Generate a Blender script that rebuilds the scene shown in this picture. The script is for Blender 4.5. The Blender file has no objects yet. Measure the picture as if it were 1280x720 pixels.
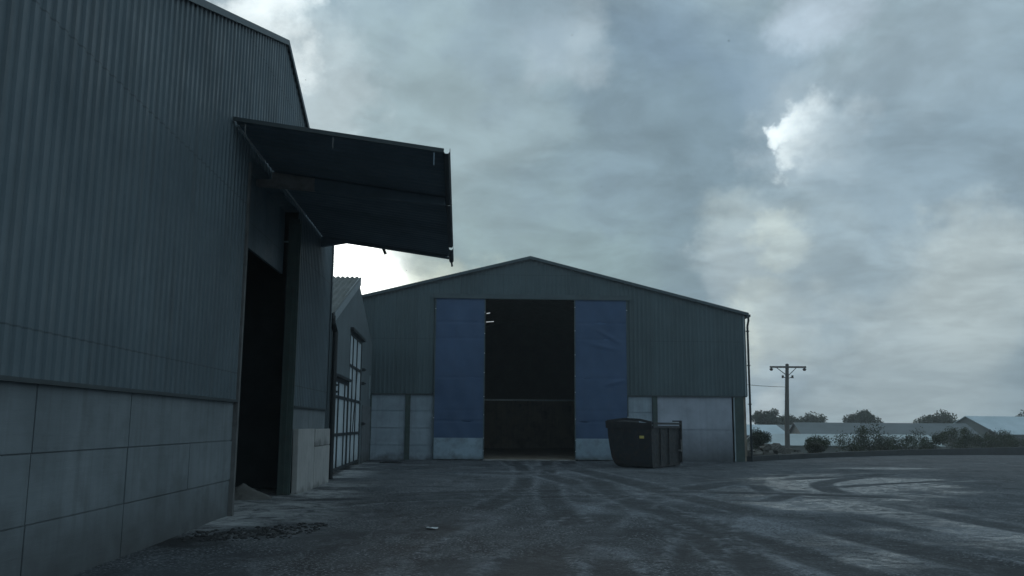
import bpy, bmesh, math, random
import numpy as np
from mathutils import Vector, Matrix
random.seed(7)
sc = bpy.context.scene
COL = sc.collection
R = math.radians
HAZE = .00105

# ------------------------------------------------------------------ camera
F, EYE, HZ = 1100.0, 1.6, 531.0
PITCH = math.atan((HZ - 360) / F)
cam_d = bpy.data.cameras.new('camera'); cam = bpy.data.objects.new('camera', cam_d); COL.objects.link(cam)
cam_d.sensor_width = 36; cam_d.lens = F / 1280 * 36; cam_d.clip_end = 5000; cam_d.clip_start = 0.05
rt, r0 = R(0.4), Vector((1, 0, 0))
up0 = Vector((0, -math.sin(PITCH), math.cos(PITCH))); fw = Vector((0, math.cos(PITCH), math.sin(PITCH)))
rr = r0 * math.cos(rt) + up0 * math.sin(rt); uu = -r0 * math.sin(rt) + up0 * math.cos(rt)
M = Matrix.Identity(4)
for i in range(3): M[i][0], M[i][1], M[i][2] = rr[i], uu[i], -fw[i]
M[2][3] = EYE
cam.matrix_world = M
sc.camera = cam
def direction(px, py):
    return (fw + rr * ((px - 640) / F) - uu * ((py - 360) / F)).normalized()

# ------------------------------------------------------------------ mesh helpers
class MB:
    def __init__(s): s.v, s.f, s.fm = [], [], []
    def add(s, vs, fs, mi=0):
        o = len(s.v); s.v += [tuple(p) for p in vs]; s.f += [[i + o for i in f] for f in fs]; s.fm += [mi] * len(fs); return s
    def box(s, x0, x1, y0, y1, z0, z1, mi=0):
        return s.add([(x0,y0,z0),(x1,y0,z0),(x1,y1,z0),(x0,y1,z0),(x0,y0,z1),(x1,y0,z1),(x1,y1,z1),(x0,y1,z1)],
                     [(0,3,2,1),(4,5,6,7),(0,1,5,4),(1,2,6,5),(2,3,7,6),(3,0,4,7)], mi)
    def hexa(s, p, mi=0):                       # 8 corners: bottom ring, top ring
        return s.add(p, [(0,3,2,1),(4,5,6,7),(0,1,5,4),(1,2,6,5),(2,3,7,6),(3,0,4,7)], mi)
    def prism(s, poly, axis, a, b, mi=0):       # extrude a 2-D polygon along an axis
        def P(q, t):
            return (t, q[0], q[1]) if axis == 'x' else ((q[0], t, q[1]) if axis == 'y' else (q[0], q[1], t))
        n = len(poly)
        return s.add([P(q, a) for q in poly] + [P(q, b) for q in poly],
                     [list(range(n))[::-1], list(range(n, 2*n))] + [(i, (i+1) % n, n + (i+1) % n, n + i) for i in range(n)], mi)
    def tube(s, pts, rad, n=10, mi=0):
        pts = [Vector(p) for p in pts]; rad = rad if isinstance(rad, (list, tuple)) else [rad] * len(pts)
        o = len(s.v)
        for i, p in enumerate(pts):
            d = (pts[min(i+1, len(pts)-1)] - pts[max(i-1, 0)]).normalized()
            a = d.orthogonal().normalized() if abs(d.z) > .9 else d.cross(Vector((0,0,1))).normalized()
            b = d.cross(a)
            for k in range(n):
                t = 2*math.pi*k/n; s.v.append(tuple(p + (a*math.cos(t) + b*math.sin(t)) * rad[i]))
        for i in range(len(pts)-1):
            for k in range(n):
                s.f.append([o+i*n+k, o+i*n+(k+1)%n, o+(i+1)*n+(k+1)%n, o+(i+1)*n+k]); s.fm.append(mi)
        s.f.append([o+k for k in range(n)][::-1]); s.fm.append(mi)
        s.f.append([o+(len(pts)-1)*n+k for k in range(n)]); s.fm.append(mi)
        return s
    def bar(s, a, b, w, d, mi=0, side=Vector((0,1,0))):
        a, b = Vector(a), Vector(b); t = (b-a).normalized(); q = side - t*side.dot(t); q.normalize(); r = t.cross(q)
        return s.hexa([a+r*w/2*i+q*d/2*j for i, j in ((-1,-1),(1,-1),(1,1),(-1,1))] +
                      [b+r*w/2*i+q*d/2*j for i, j in ((-1,-1),(1,-1),(1,1),(-1,1))], mi)
    def build(s, name, mats, parent=None, smooth=False, bevel=0):
        me = bpy.data.meshes.new(name); me.from_pydata(s.v, [], s.f)
        for m in (mats if isinstance(mats, (list, tuple)) else [mats]): me.materials.append(m)
        me.polygons.foreach_set('material_index', s.fm)
        bm = bmesh.new(); bm.from_mesh(me); bmesh.ops.recalc_face_normals(bm, faces=bm.faces[:])
        if bevel:
            bmesh.ops.bevel(bm, geom=bm.edges[:], offset=bevel, segments=1, affect='EDGES', clamp_overlap=True)
        bm.to_mesh(me); bm.free()
        if smooth: me.polygons.foreach_set('use_smooth', [True] * len(me.polygons))
        o = bpy.data.objects.new(name, me); COL.objects.link(o)
        if parent: o.parent = parent
        return o
def tag(o, label, cat, group=None):
    o['label'] = label; o['category'] = cat
    if group: o['group'] = group
    return o
def thing(name, loc, rz, label, cat, group=None):
    o = bpy.data.objects.new(name, None); COL.objects.link(o); o.location = loc; o.rotation_euler = (0, 0, rz)
    return tag(o, label, cat, group)
def copy_tree(o, parent=None):
    c = o.copy(); COL.objects.link(c)
    if parent: c.parent = parent
    for ch in [k for k in sc.objects if k.parent == o]: copy_tree(ch, c)
    return c

# ------------------------------------------------------------------ materials
def mat(name, base, alt=None, scale=1.5, rough=.7, rough2=None, bump=0, bscale=40, stretch=(1,1,1), metal=0, spec=.4,
        sheet=0, streak=0, lo=.35, hi=.65, splash=0, splash_col=(.05,.05,.048), dirt=0, dirt_col=(.05,.05,.045)):
    m = bpy.data.materials.new(name); m.use_nodes = True; nt = m.node_tree; N, L = nt.nodes, nt.links
    b = N['Principled BSDF']; b.inputs['Metallic'].default_value = metal; b.inputs['Specular IOR Level'].default_value = spec
    tc = N.new('ShaderNodeTexCoord'); mp = N.new('ShaderNodeMapping'); mp.inputs['Scale'].default_value = stretch
    L.new(tc.outputs['Object'], mp.inputs[0])
    def noise(sc_, det=6, src=mp, rough_=.6):
        n = N.new('ShaderNodeTexNoise'); n.inputs['Scale'].default_value = sc_; n.inputs['Detail'].default_value = det
        n.inputs['Roughness'].default_value = rough_; L.new(src.outputs[0], n.inputs['Vector']); return n
    def rng(src, a, c, d0=0, d1=1):
        r = N.new('ShaderNodeMapRange'); r.inputs['From Min'].default_value = a; r.inputs['From Max'].default_value = c
        r.inputs['To Min'].default_value = d0; r.inputs['To Max'].default_value = d1; L.new(src, r.inputs[0]); return r.outputs[0]
    def mix(a, c, f):
        x = N.new('ShaderNodeMix'); x.data_type = 'RGBA'
        for s_, v in ((x.inputs[6], a), (x.inputs[7], c)):
            if isinstance(v, tuple): s_.default_value = (*v, 1)
            else: L.new(v, s_)
        L.new(f, x.inputs[0]); return x.outputs[2]
    n1 = noise(scale)
    col = mix(base, alt or tuple(c * .8 for c in base), rng(n1.outputs[0], lo, hi))
    def mathn(op, a, c):
        x = N.new('ShaderNodeMath'); x.operation = op
        for s_, v in zip(x.inputs, (a, c)):
            if isinstance(v, (int, float)): s_.default_value = v
            else: L.new(v, s_)
        return x.outputs[0]
    sep = N.new('ShaderNodeSeparateXYZ'); L.new(tc.outputs['Object'], sep.inputs[0])
    if sheet:                                   # slight tone steps from sheet to sheet
        w = N.new('ShaderNodeTexWhiteNoise'); w.noise_dimensions = '1D'
        L.new(mathn('FLOOR', mathn('DIVIDE', sep.outputs[0], 1.0), 0), w.inputs['W'])
        g = N.new('ShaderNodeMix'); g.data_type = 'RGBA'; g.blend_type = 'MULTIPLY'; g.inputs[0].default_value = 1
        L.new(col, g.inputs[6])
        cmb = N.new('ShaderNodeCombineColor'); v = rng(w.outputs[0], 0, 1, 1 - sheet, 1 + sheet)
        for i in range(3): L.new(v, cmb.inputs[i])
        L.new(cmb.outputs[0], g.inputs[7]); col = g.outputs[2]
        lap = mathn('LESS_THAN', mathn('FRACT', sep.outputs[0], 0), .014)       # side laps between sheets
        lap2 = mathn('LESS_THAN', mathn('FRACT', mathn('DIVIDE', mathn('ADD', sep.outputs[2], .6), 3.05), 0), .006)
        rows = mathn('MULTIPLY', mathn('LESS_THAN', mathn('FRACT', mathn('DIVIDE', sep.outputs[2], 1.35), 0), .014), mathn('LESS_THAN', mathn('FRACT', mathn('DIVIDE', sep.outputs[0], .2), 0), .12))
        col = mix(col, tuple(c * .45 for c in base), mathn('MULTIPLY', mathn('MAXIMUM', mathn('MAXIMUM', lap, lap2), rows), .8))
    if streak:                                  # rain streaks, long in z
        m2 = N.new('ShaderNodeMapping'); m2.inputs['Scale'].default_value = (5, 5, .18); L.new(tc.outputs['Object'], m2.inputs[0])
        s2 = noise(1.3, 5, m2)
        col = mix(col, dirt_col, mathn('MULTIPLY', rng(s2.outputs[0], .48, .75), streak))
    if dirt:
        s3 = noise(scale * 2.7, 8)
        col = mix(col, dirt_col, mathn('MULTIPLY', rng(s3.outputs[0], .5, .68), dirt))
    if splash:                                  # mud thrown up the foot of a wall, ragged upper edge
        s4 = noise(2.2, 7)
        h = mathn('ADD', sep.outputs[2], mathn('MULTIPLY', mathn('SUBTRACT', s4.outputs[0], .5), -.9))
        col = mix(splash_col, col, rng(h, -.12, splash))
    L.new(col, b.inputs['Base Color'])
    if rough2 is None: b.inputs['Roughness'].default_value = rough
    else: L.new(rng(noise(scale * 3).outputs[0], .35, .65, rough, rough2), b.inputs['Roughness'])
    if bump:
        bp = N.new('ShaderNodeBump'); bp.inputs['Strength'].default_value = bump; bp.inputs['Distance'].default_value = .02
        L.new(noise(bscale, 8, tc).outputs[0], bp.inputs['Height']); L.new(bp.outputs[0], b.inputs['Normal'])
    return m
def emit(name, col, s):
    m = bpy.data.materials.new(name); m.use_nodes = True; b = m.node_tree.nodes['Principled BSDF']
    b.inputs['Base Color'].default_value = (.8,.8,.8,1); b.inputs['Emission Color'].default_value = (*col, 1); b.inputs['Emission Strength'].default_value = s
    return m

green_sheet = mat('green_grey_sheet', (.080,.116,.130), (.067,.098,.110), .6, .42, .6, sheet=.10, streak=.22, dirt_col=(.07,.09,.09))
grey_sheet = mat('weathered_grey_sheet', (.125,.163,.185), (.092,.124,.144), .5, .45, .65, sheet=.10, streak=.45, dirt_col=(.08,.085,.085))
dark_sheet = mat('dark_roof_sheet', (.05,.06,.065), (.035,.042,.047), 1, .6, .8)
canopy_sheet = mat('canopy_underside_sheet', (.16,.21,.25), (.125,.165,.195), .8, .55, .75, sheet=.10, dirt=.3, dirt_col=(.09,.11,.125))
flash_pale = mat('pale_flashing', (.30,.36,.38), (.22,.27,.29), 2, .5)
flash_dark = mat('dark_flashing', (.05,.065,.07), (.04,.05,.055), 2, .5)
flash_green = mat('green_grey_flashing', (.07,.10,.112), (.058,.08,.09), 2, .5)
column_paint = mat('dark_green_column_paint', (.055,.085,.08), (.04,.06,.058), 3, .6, dirt=.35, dirt_col=(.07,.06,.05))
concrete = mat('precast_concrete', (.34,.405,.47), (.255,.31,.36), 1.1, .85, bump=.35, bscale=25, streak=.35, dirt=.3, dirt_col=(.17,.19,.21), splash=.30, splash_col=(.10,.105,.11))
concrete_stained = mat('stained_concrete_wall', (.40,.43,.50), (.30,.33,.385), .7, .8, bump=.3, bscale=20, streak=.3, dirt=.25, dirt_col=(.20,.21,.23), splash=1.75, splash_col=(.07,.075,.082))
concrete_yard = mat('grey_yard_concrete', (.22,.25,.27), (.165,.19,.205), .8, .85, bump=.4, bscale=18, streak=.5, dirt=.35, dirt_col=(.11,.12,.125), splash=.85, splash_col=(.085,.09,.093))
concrete_old = mat('old_pale_concrete', (.46,.45,.44), (.36,.355,.35), 1.2, .9, bump=.5, bscale=22, streak=.4, dirt=.25, dirt_col=(.22,.215,.21), splash=.14, splash_col=(.16,.16,.155))
brown_concrete = mat('brown_stained_concrete', (.42,.35,.28), (.32,.27,.22), .7, .9, dirt=.4, streak=.3)
blue_sheet = mat('blue_door_sheet', (.054,.101,.196), (.042,.082,.163), .9, .5, .65, bump=.08, bscale=3, streak=.22, dirt=.12, dirt_col=(.05,.08,.14))
galv = mat('dull_galvanised_steel', (.32,.42,.50), (.23,.30,.37), 1.2, .5, .7, metal=.1, dirt=.5, dirt_col=(.13,.15,.16), splash=.3, splash_col=(.10,.11,.11))
bolt_mat = mat('bright_zinc', (.65,.68,.7), None, 5, .4, metal=.4)
steel_dark = mat('dark_steel', (.035,.045,.05), (.025,.03,.035), 3, .55, dirt=.3, dirt_col=(.06,.045,.035))
steel_grey = mat('grey_painted_steel', (.16,.16,.16), (.11,.11,.11), 2, .6, dirt=.5)
beam_lit = mat('lit_beam_end', (.30,.28,.27), (.22,.2,.19), 2, .6, dirt=.5, dirt_col=(.12,.11,.1))  # lit flange of the middle canopy beam, put into the colour
render_wall = mat('rough_rendered_wall', (.155,.19,.205), (.125,.15,.165), .7, .85, bump=.25, bscale=30, streak=.35, dirt_col=(.09,.10,.105), splash=.7, splash_col=(.10,.105,.105))
fibre = mat('fibre_cement_roof', (.17,.18,.18), (.12,.13,.125), 1.2, .85, dirt=.5, dirt_col=(.08,.085,.07))
barge_mat = mat('grey_bargeboard', (.32,.36,.38), (.26,.29,.31), 2, .6)
poly = mat('milky_translucent_sheet', (.72,.79,.84), (.60,.67,.71), 1.3, .35, .5, streak=.45, dirt_col=(.20,.22,.22), splash=.5, splash_col=(.14,.15,.15))
black_plastic = mat('black_plastic', (.02,.025,.028), None, 3, .5)
skip_paint = mat('black_skip_paint', (.017,.020,.025), (.012,.014,.017), 2, .5, .7, dirt=.75, dirt_col=(.045,.028,.021), splash=.3, splash_col=(.03,.03,.03))
skip_rim = mat('scuffed_skip_rim', (.026,.026,.030), (.018,.018,.02), 3, .55, dirt=.5, dirt_col=(.06,.05,.045))
yellow = mat('yellow_label', (.62,.50,.12), (.5,.42,.14), 8, .5)
wood = mat('weathered_pole_timber', (.14,.13,.12), (.09,.085,.08), 3, .85, stretch=(3,3,.3))
porcelain = mat('brown_porcelain', (.06,.045,.04), None, 3, .3)
rubble_mat = mat('broken_rubble', (.20,.19,.175), (.10,.095,.085), 1.5, .9)
mud = mat('dark_mud', (.028,.028,.03), (.045,.045,.046), 6, .7, .9, bump=.5, bscale=15)
feed = mat('pale_meal', (.20,.195,.185), (.14,.135,.125), 2.5, .95, bump=.6, bscale=50)
paper = mat('white_scrap', (.75,.78,.8), None, 4, .6)
iron = mat('cast_iron', (.02,.022,.025), None, 5, .6, bump=.5, bscale=40)
feather = mat('dark_feathers', (.02,.02,.022), None, 5, .7)
roof_pale = mat('pale_blue_roof', (.62,.70,.75), (.50,.58,.62), .4, .5, .65, streak=.2, dirt_col=(.25,.3,.3))
roof_grey = mat('grey_slate_roof', (.17,.19,.20), (.13,.145,.15), .4, .75)
roof_white = mat('off_white_roof', (.52,.57,.58), (.42,.47,.48), .4, .6)
wall_far = mat('dull_far_wall', (.20,.21,.20), (.14,.15,.145), .5, .85)
bark = mat('bark', (.06,.055,.045), None, 4, .9)
def leafmat(name, a, b):
    m = mat(name, a, b, .5, .65, spec=.25, lo=.4, hi=.6); return m
leaf_dark = leafmat('dark_leaves', (.040,.055,.034), (.06,.075,.045))
leaf_mid = leafmat('olive_leaves', (.055,.07,.038), (.075,.085,.05))
leaf_scrub = leafmat('scrub_leaves', (.06,.062,.045), (.085,.08,.06))

# ------------------------------------------------------------------ ground
def vnoise(x, y, s, seed):
    x = x / s; y = y / s; xi = np.floor(x).astype(int); yi = np.floor(y).astype(int); fx = x - xi; fy = y - yi
    def h(a, b):
        n = (a * 374761393 + b * 668265263 + seed * 974634777) & 0x7fffffff
        n = ((n ^ (n >> 13)) * 1274126177) & 0x7fffffff
        return ((n ^ (n >> 16)) & 0xffff) / 65535.0
    fx = fx*fx*(3-2*fx); fy = fy*fy*(3-2*fy)
    return (h(xi,yi)*(1-fx)+h(xi+1,yi)*fx)*(1-fy) + (h(xi,yi+1)*(1-fx)+h(xi+1,yi+1)*fx)*fy
def fbm(x, y, s, seed, o=4):
    t = 0; a = 1; n = 0
    for k in range(o): t = t + a * vnoise(x, y, s / 2**k, seed + k * 17); n += a; a *= .5
    return t / n
def smooth(a, b, x): t = np.clip((x - a) / (b - a), 0, 1); return t*t*(3-2*t)
def axis(lo, hi, st, far0, far1):
    a = list(np.arange(lo, hi + 1e-6, st)); d = st
    q = lo; left = []
    while q > far0: d *= 1.18; q -= d; left.append(q)
    d = st; q = hi; right = []
    while q < far1: d *= 1.18; q += d; right.append(q)
    return np.array(left[::-1] + a + right)
gx = axis(-9, 14, .09, -420, 560); gy = axis(6.5, 46, .09, -60, 700)
X, Y = np.meshgrid(gx, gy); near = smooth(60, 46, Y) * smooth(-14, -9, X) * smooth(40, 18, X)
TRACKS = [  # centre lines of wheel passes over the yard
 [(1.2,4),(1.1,12),(.9,20),(1.2,28),(1.6,40)], [(2.6,4),(2.9,12),(2.6,20),(2.4,28),(2.5,40)],
 [(-.6,4),(.2,10),(1.6,16),(4,22),(7.5,27),(13,31)], [(1.0,4),(2.0,10),(3.4,15),(5.8,20),(9,24.5),(14,28)],
 [(4.6,4),(3.6,12),(2.6,19),(1.6,26),(.4,34),(-.2,42)], [(6.2,4),(5.4,12),(4.3,19),(3.4,26),(2.3,34),(1.8,42)],
 [(-2.6,4),(-1.6,11),(-.4,18),(.4,26),(.3,42)], [(-4.2,17),(-2,19.5),(1,20.5),(5,20),(12,17)], [(-4.4,18.8),(-2,21.2),(1,22.3),(6,22),(13,19.5)],
 [(8,5),(6.6,13),(6.2,20),(7.4,27),(11,33)], [(9.8,6),(8.4,13),(8,20),(9,26),(13,31)]]
trk = np.zeros_like(X); groove = np.zeros_like(X)
sub = (Y < 50) & (Y > 2) & (X > -10) & (X < 20)
xs, ys = X[sub], Y[sub]; tt = np.zeros_like(xs); gg = np.zeros_like(xs); ridge = np.zeros_like(xs)
for k, T in enumerate(TRACKS):
    best = np.full_like(xs, 1e9); along = np.zeros_like(xs); side = np.zeros_like(xs); acc = 0
    P = [Vector((*p, 0)) for p in T]; Q = []
    for i in range(len(P) - 1):                 # Catmull-Rom subdivision
        a, b, c, d = P[max(i-1,0)], P[i], P[i+1], P[min(i+2,len(P)-1)]
        for t in np.linspace(0, 1, 7)[:-1]:
            Q.append(.5*((2*b)+(-a+c)*t+(2*a-5*b+4*c-d)*t*t+(-a+3*b-3*c+d)*t**3))
    Q.append(P[-1])
    for a, b in zip(Q[:-1], Q[1:]):
        dx, dy = b.x-a.x, b.y-a.y; l2 = dx*dx+dy*dy; l = math.sqrt(l2)
        t = np.clip(((xs-a.x)*dx+(ys-a.y)*dy)/l2, 0, 1); ex, ey = xs-a.x-t*dx, ys-a.y-t*dy
        dd = np.hypot(ex, ey); m = dd < best; best[m] = dd[m]; along[m] = (acc + t*l)[m]; side[m] = ((ex*dy-ey*dx)/l)[m]; acc += l
    wv = .30 + .08*(k % 3); st = fbm(xs, ys, 2.6, 50+k, 3); st = smooth(.30, .62, st)
    body = smooth(wv, wv*.6, best) * st
    tread = .5 + .5*np.sin((along + np.abs(side)*.8) * 2*math.pi/.22)
    tt = np.maximum(tt, body); gg = np.minimum(gg, -body*(.012 + .007*tread)); ridge = np.maximum(ridge, np.exp(-((best-wv*1.2)/.09)**2)*st)
rdg = np.zeros_like(X); rdg[sub] = np.clip(ridge, 0, 1); trk[sub] = tt; groove[sub] = gg + ridge*.012
rough_h = (fbm(X, Y, 3.5, 1, 4)-.5)*.05 + (fbm(X, Y, .55, 9, 3)-.5)*.022
edge_l = smooth(1.6, .2, X - (-4.75 - .04*(Y-14))) * (Y < 28)            # meal trodden along the left building
dust_n = fbm(X, Y, 1.6, 33, 4)
dust = np.clip(smooth(2.8, .3, X - (-4.9 - .04*(Y-14))) * smooth(27, 21, Y) * smooth(11.5, 14.5, Y) * smooth(.27, .48, dust_n) * 1.0, 0, 1)
dust = np.maximum(dust, smooth(1.4, .1, X - (-5.3 - .07*(Y-27))) * (Y > 26) * (Y < 38) * smooth(.35, .6, dust_n) * .8)
Z = near * (groove + rough_h) + near * dust * .03 * dust_n
def blob(cx, cy, rx, ry): return np.exp(-((X-cx)/rx)**2 - ((Y-cy)/ry)**2)
wet_n = fbm(X*.55, Y*.8, 2.2, 71, 5)
wetness = wet_n*.95 + .33*blob(9.6,26,2.4,4.5) + .26*blob(13,32,5,5) - .30*blob(-1.0,12,2.6,3.2) + .33*blob(4.6,13,2.4,3.5) + .22*blob(6.6,19,2.4,4) + .10*blob(.8,17,1.5,2) - .06*trk
wet = smooth(.56, .80, wetness) * near
mudp = np.clip(np.exp(-((X+3.75)/.75)**2 - ((Y-13.3)/.8)**2)*1.6 + np.exp(-((X+4.4)/.5)**2 - ((Y-12.3)/.5)**2)*1.5, 0, 1) * smooth(.42, .58, fbm(X, Y, .7, 91, 4))
pale = np.zeros_like(X)
for cx, cy, rx_, ry_, am in ((1.85,17.6,.75,1.5,1),(.95,13.4,.5,1.1,1),(1.3,11.2,.35,1.2,.8),(4.0,15,1.0,1.6,.9),(3.3,10.7,.6,1.2,.8),(.1,10.6,.5,1.0,.7),(-.5,15.5,.5,1.2,.7),(5.8,18.5,1.2,2,.8),(3.6,21,1.6,2.2,.6),(-1.8,24,1.2,2.5,.45),(7.5,14,1.2,2,.7),(.6,30,2.5,2,.5)):
    pale = np.maximum(pale, am*np.exp(-(((X-cx)/rx_)**2+((Y-cy)/ry_)**2)**1.5))
pale = pale * smooth(.34, .56, fbm(X, Y, .9, 131, 5)) * (1-.85*trk)
Z = Z*(1-.6*wet) - .012*wet - .01*mudp
# land beyond the yard drops away, then rises again into low hills
rx = smooth(43, 60, Y) ; Z = Z - 3.2*smooth(44, 150, Y)*(1) + 6.5*smooth(260, 620, Y) * (.25+fbm(X, Y, 120, 5, 3))
Z = Z + (fbm(X, Y, 30, 21, 3)-.5)*1.2*smooth(60, 140, Y)
Z = np.where((np.abs(X - 1.0) < 13) & (Y > 41) & (Y < 75), np.maximum(Z, -.03), Z)
me = bpy.data.meshes.new('ground'); ny, nx = X.shape
me.vertices.add(nx*ny); me.vertices.foreach_set('co', np.stack([X, Y, Z], -1).astype(np.float32).ravel())
I = np.arange(nx*ny).reshape(ny, nx); Fq = np.stack([I[:-1,:-1], I[:-1,1:], I[1:,1:], I[1:,:-1]], -1).reshape(-1, 4)
me.loops.add(Fq.size); me.loops.foreach_set('vertex_index', Fq.ravel().astype(np.int32))
me.polygons.add(len(Fq)); me.polygons.foreach_set('loop_start', np.arange(0, Fq.size, 4, dtype=np.int32))
me.update(calc_edges=True); me.polygons.foreach_set('use_smooth', [True]*len(Fq))
field = smooth(46, 52, Y - .75*np.maximum(X-11, 0)) * (1.0)
for n_, a_ in (('track', trk), ('wet', wet), ('dust', dust), ('mud', mudp), ('pale', pale), ('rut', rdg), ('field', field)):
    at = me.attributes.new(n_, 'FLOAT', 'POINT'); at.data.foreach_set('value', a_.astype(np.float32).ravel())
ground = bpy.data.objects.new('ground', me); COL.objects.link(ground); ground['kind'] = 'structure'
def ground_mat():
    m = bpy.data.materials.new('dirty_yard_surface'); m.use_nodes = True; nt = m.node_tree; N, L = nt.nodes, nt.links; b = N['Principled BSDF']
    tc = N.new('ShaderNodeTexCoord')
    def attr(n): a = N.new('ShaderNodeAttribute'); a.attribute_name = n; return a.outputs['Fac']
    def noise(s, d=8, st=(1,1,1), dist=0, rough=.62):
        mp = N.new('ShaderNodeMapping'); mp.inputs['Scale'].default_value = st; L.new(tc.outputs['Object'], mp.inputs[0])
        n = N.new('ShaderNodeTexNoise'); n.inputs['Scale'].default_value = s; n.inputs['Detail'].default_value = d
        n.inputs['Distortion'].default_value = dist; n.inputs['Roughness'].default_value = rough; L.new(mp.outputs[0], n.inputs['Vector']); return n.outputs[0]
    def rng(s, a, c, d0=0, d1=1):
        r = N.new('ShaderNodeMapRange'); L.new(s, r.inputs[0])
        for i, v in zip((1,2,3,4), (a,c,d0,d1)): r.inputs[i].default_value = v
        return r.outputs[0]
    def mix(a, c, f):
        x = N.new('ShaderNodeMix'); x.data_type = 'RGBA'
        for s_, v in ((x.inputs[6], a), (x.inputs[7], c)):
            if isinstance(v, tuple): s_.default_value = (*v, 1)
            else: L.new(v, s_)
        if isinstance(f, float): x.inputs[0].default_value = f
        else: L.new(f, x.inputs[0])
        return x.outputs[2]
    def mul(a, c):
        x = N.new('ShaderNodeMath'); x.operation = 'MULTIPLY'
        for s_, v in zip(x.inputs, (a, c)):
            if isinstance(v, float): s_.default_value = v
            else: L.new(v, s_)
        return x.outputs[0]
    c = mix((.044,.050,.058), (.082,.092,.104), rng(noise(.35, 6, dist=.6), .35, .65))
    c = mix(c, (.028,.031,.036), mul(rng(noise(.8, 12, (1,.45,1), 1.5, .72), .47, .60), .85))   # mud spread thin
    c = mix(c, (.19,.205,.225), mul(rng(noise(.7, 14, (1,.55,1), 1.2, .78), .55, .66), .7))       # worn pale concrete showing
    c = mix(c, (.20,.215,.24), mul(rng(noise(4, 10, (1,.45,1), .6, .75), .53, .66), .6))
    c = mix(c, (.36,.38,.41), mul(mul(rng(noise(24, 5), .54, .64), .95), rng(noise(.55, 6), .40, .54)))   # grit
    c = mix(c, (.02,.022,.025), mul(rng(noise(38, 4), .56, .66), .75))
    c = mix(c, (.024,.027,.032), mul(attr('track'), rng(noise(3.5, 8), .3, .65, .25, .95)))
    c = mix(c, (.50,.51,.52), mul(attr('dust'), rng(noise(2.4, 10, dist=.8, rough=.7), .38, .58, .12, 1.0)))
    c = mix(c, (.36,.385,.43), mul(attr('pale'), rng(noise(18, 12, (1,.7,1), .5, .85), .45, .57, .06, .95)))
    c = mix(c, (.28,.30,.33), mul(attr('rut'), rng(noise(4, 10, rough=.75), .46, .62, 0, .9)))
    c = mix(c, (.018,.018,.02), mul(attr('mud'), .92))
    wetf = mul(attr('wet'), rng(noise(3.4, 12, (.7,1,1), 1.6, .78), .39, .56))
    ntk = N.new('ShaderNodeMath'); ntk.operation = 'SUBTRACT'; ntk.inputs[0].default_value = 1.0; L.new(mul(attr('track'), .8), ntk.inputs[1]); wetf = mul(wetf, ntk.outputs[0])
    c = mix(c, (.045,.048,.052), mul(wetf, .7))
    grass = mix((.055,.065,.04), (.10,.10,.07), rng(noise(.08, 6), .4, .6))
    c = mix(c, grass, attr('field')); L.new(c, b.inputs['Base Color'])
    r = mix((.8,)*3, (.2,)*3, rng(wetf, .05, .8)); 
    sepr = N.new('ShaderNodeSeparateColor'); r2 = mix(r, (.6,)*3, mul(attr('track'), .4)); L.new(r2, sepr.inputs[0]); L.new(sepr.outputs[0], b.inputs['Roughness'])
    b.inputs['Specular IOR Level'].default_value = .3
    bp = N.new('ShaderNodeBump'); bp.inputs['Distance'].default_value = .05
    L.new(rng(wetf, 0, .8, 1.0, .34), bp.inputs['Strength']); L.new(noise(11, 12, rough=.72), bp.inputs['Height']); L.new(bp.outputs[0], b.inputs['Normal'])
    return m
me.materials.append(ground_mat())
GXS, GYS = gx, gy
def gz(x, y):
    return float(Z[np.clip(np.searchsorted(GYS, y), 0, ny-1), np.clip(np.searchsorted(GXS, x), 0, nx-1)])

# ------------------------------------------------------------------ corrugated cladding
def prof(u, p, d):
    t = (u / p) % 1.0
    for a, b, c, e in ((0,.45,0,0),(.45,.55,0,1),(.55,.9,1,1),(.9,1.0,1,0)):
        if t <= b: return d * (c + (e-c)*(t-a)/(b-a))
    return 0
def clad(m, u0, u1, zb, zt, y0=0.0, p=.2, d=.026, extra=()):
    us = {u0, u1, *[e for e in extra if u0 < e < u1]}
    k = math.floor(u0 / p)
    while k * p < u1:
        for t in (0, .45, .55, .9):
            q = (k + t) * p
            if u0 < q < u1: us.add(q)
        k += 1
    us = sorted(us); o = len(m.v)
    for u in us:
        w = y0 - prof(u, p, d); m.v += [(u, w, zb(u)), (u, w, zt(u))]
    for i in range(len(us)-1): m.f.append([o+2*i, o+2*i+2, o+2*i+3, o+2*i+1]); m.fm.append(0)
K = lambda v: (lambda u: v)

# ================================================================== the big shed at the end of the yard
A_S = R(2.351)
shed = thing('storage_shed', (-6.39, 40.54, 0), A_S, 'wide dark grey-green corrugated gabled shed with open doorway facing down the yard', 'shed')
RU, RZ, EU, EZ, WU, WZ = 7.25, 9.37, 17.37, 6.86, -2.87, 6.86
def s_top(u): return RZ - (RZ-EZ)*(u-RU)/(EU-RU) if u > RU else RZ - (RZ-WZ)*(RU-u)/(RU-WU)
DL, DR, DZ = 5.10, 9.37, 7.42
DEEP = 26.0
m = MB()
clad(m, WU, DL, K(3.0), s_top); clad(m, DL, DR, K(DZ), s_top, extra=(RU,)); clad(m, DR, EU, K(3.0), s_top)
m.build('cladding', green_sheet, shed)
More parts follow.
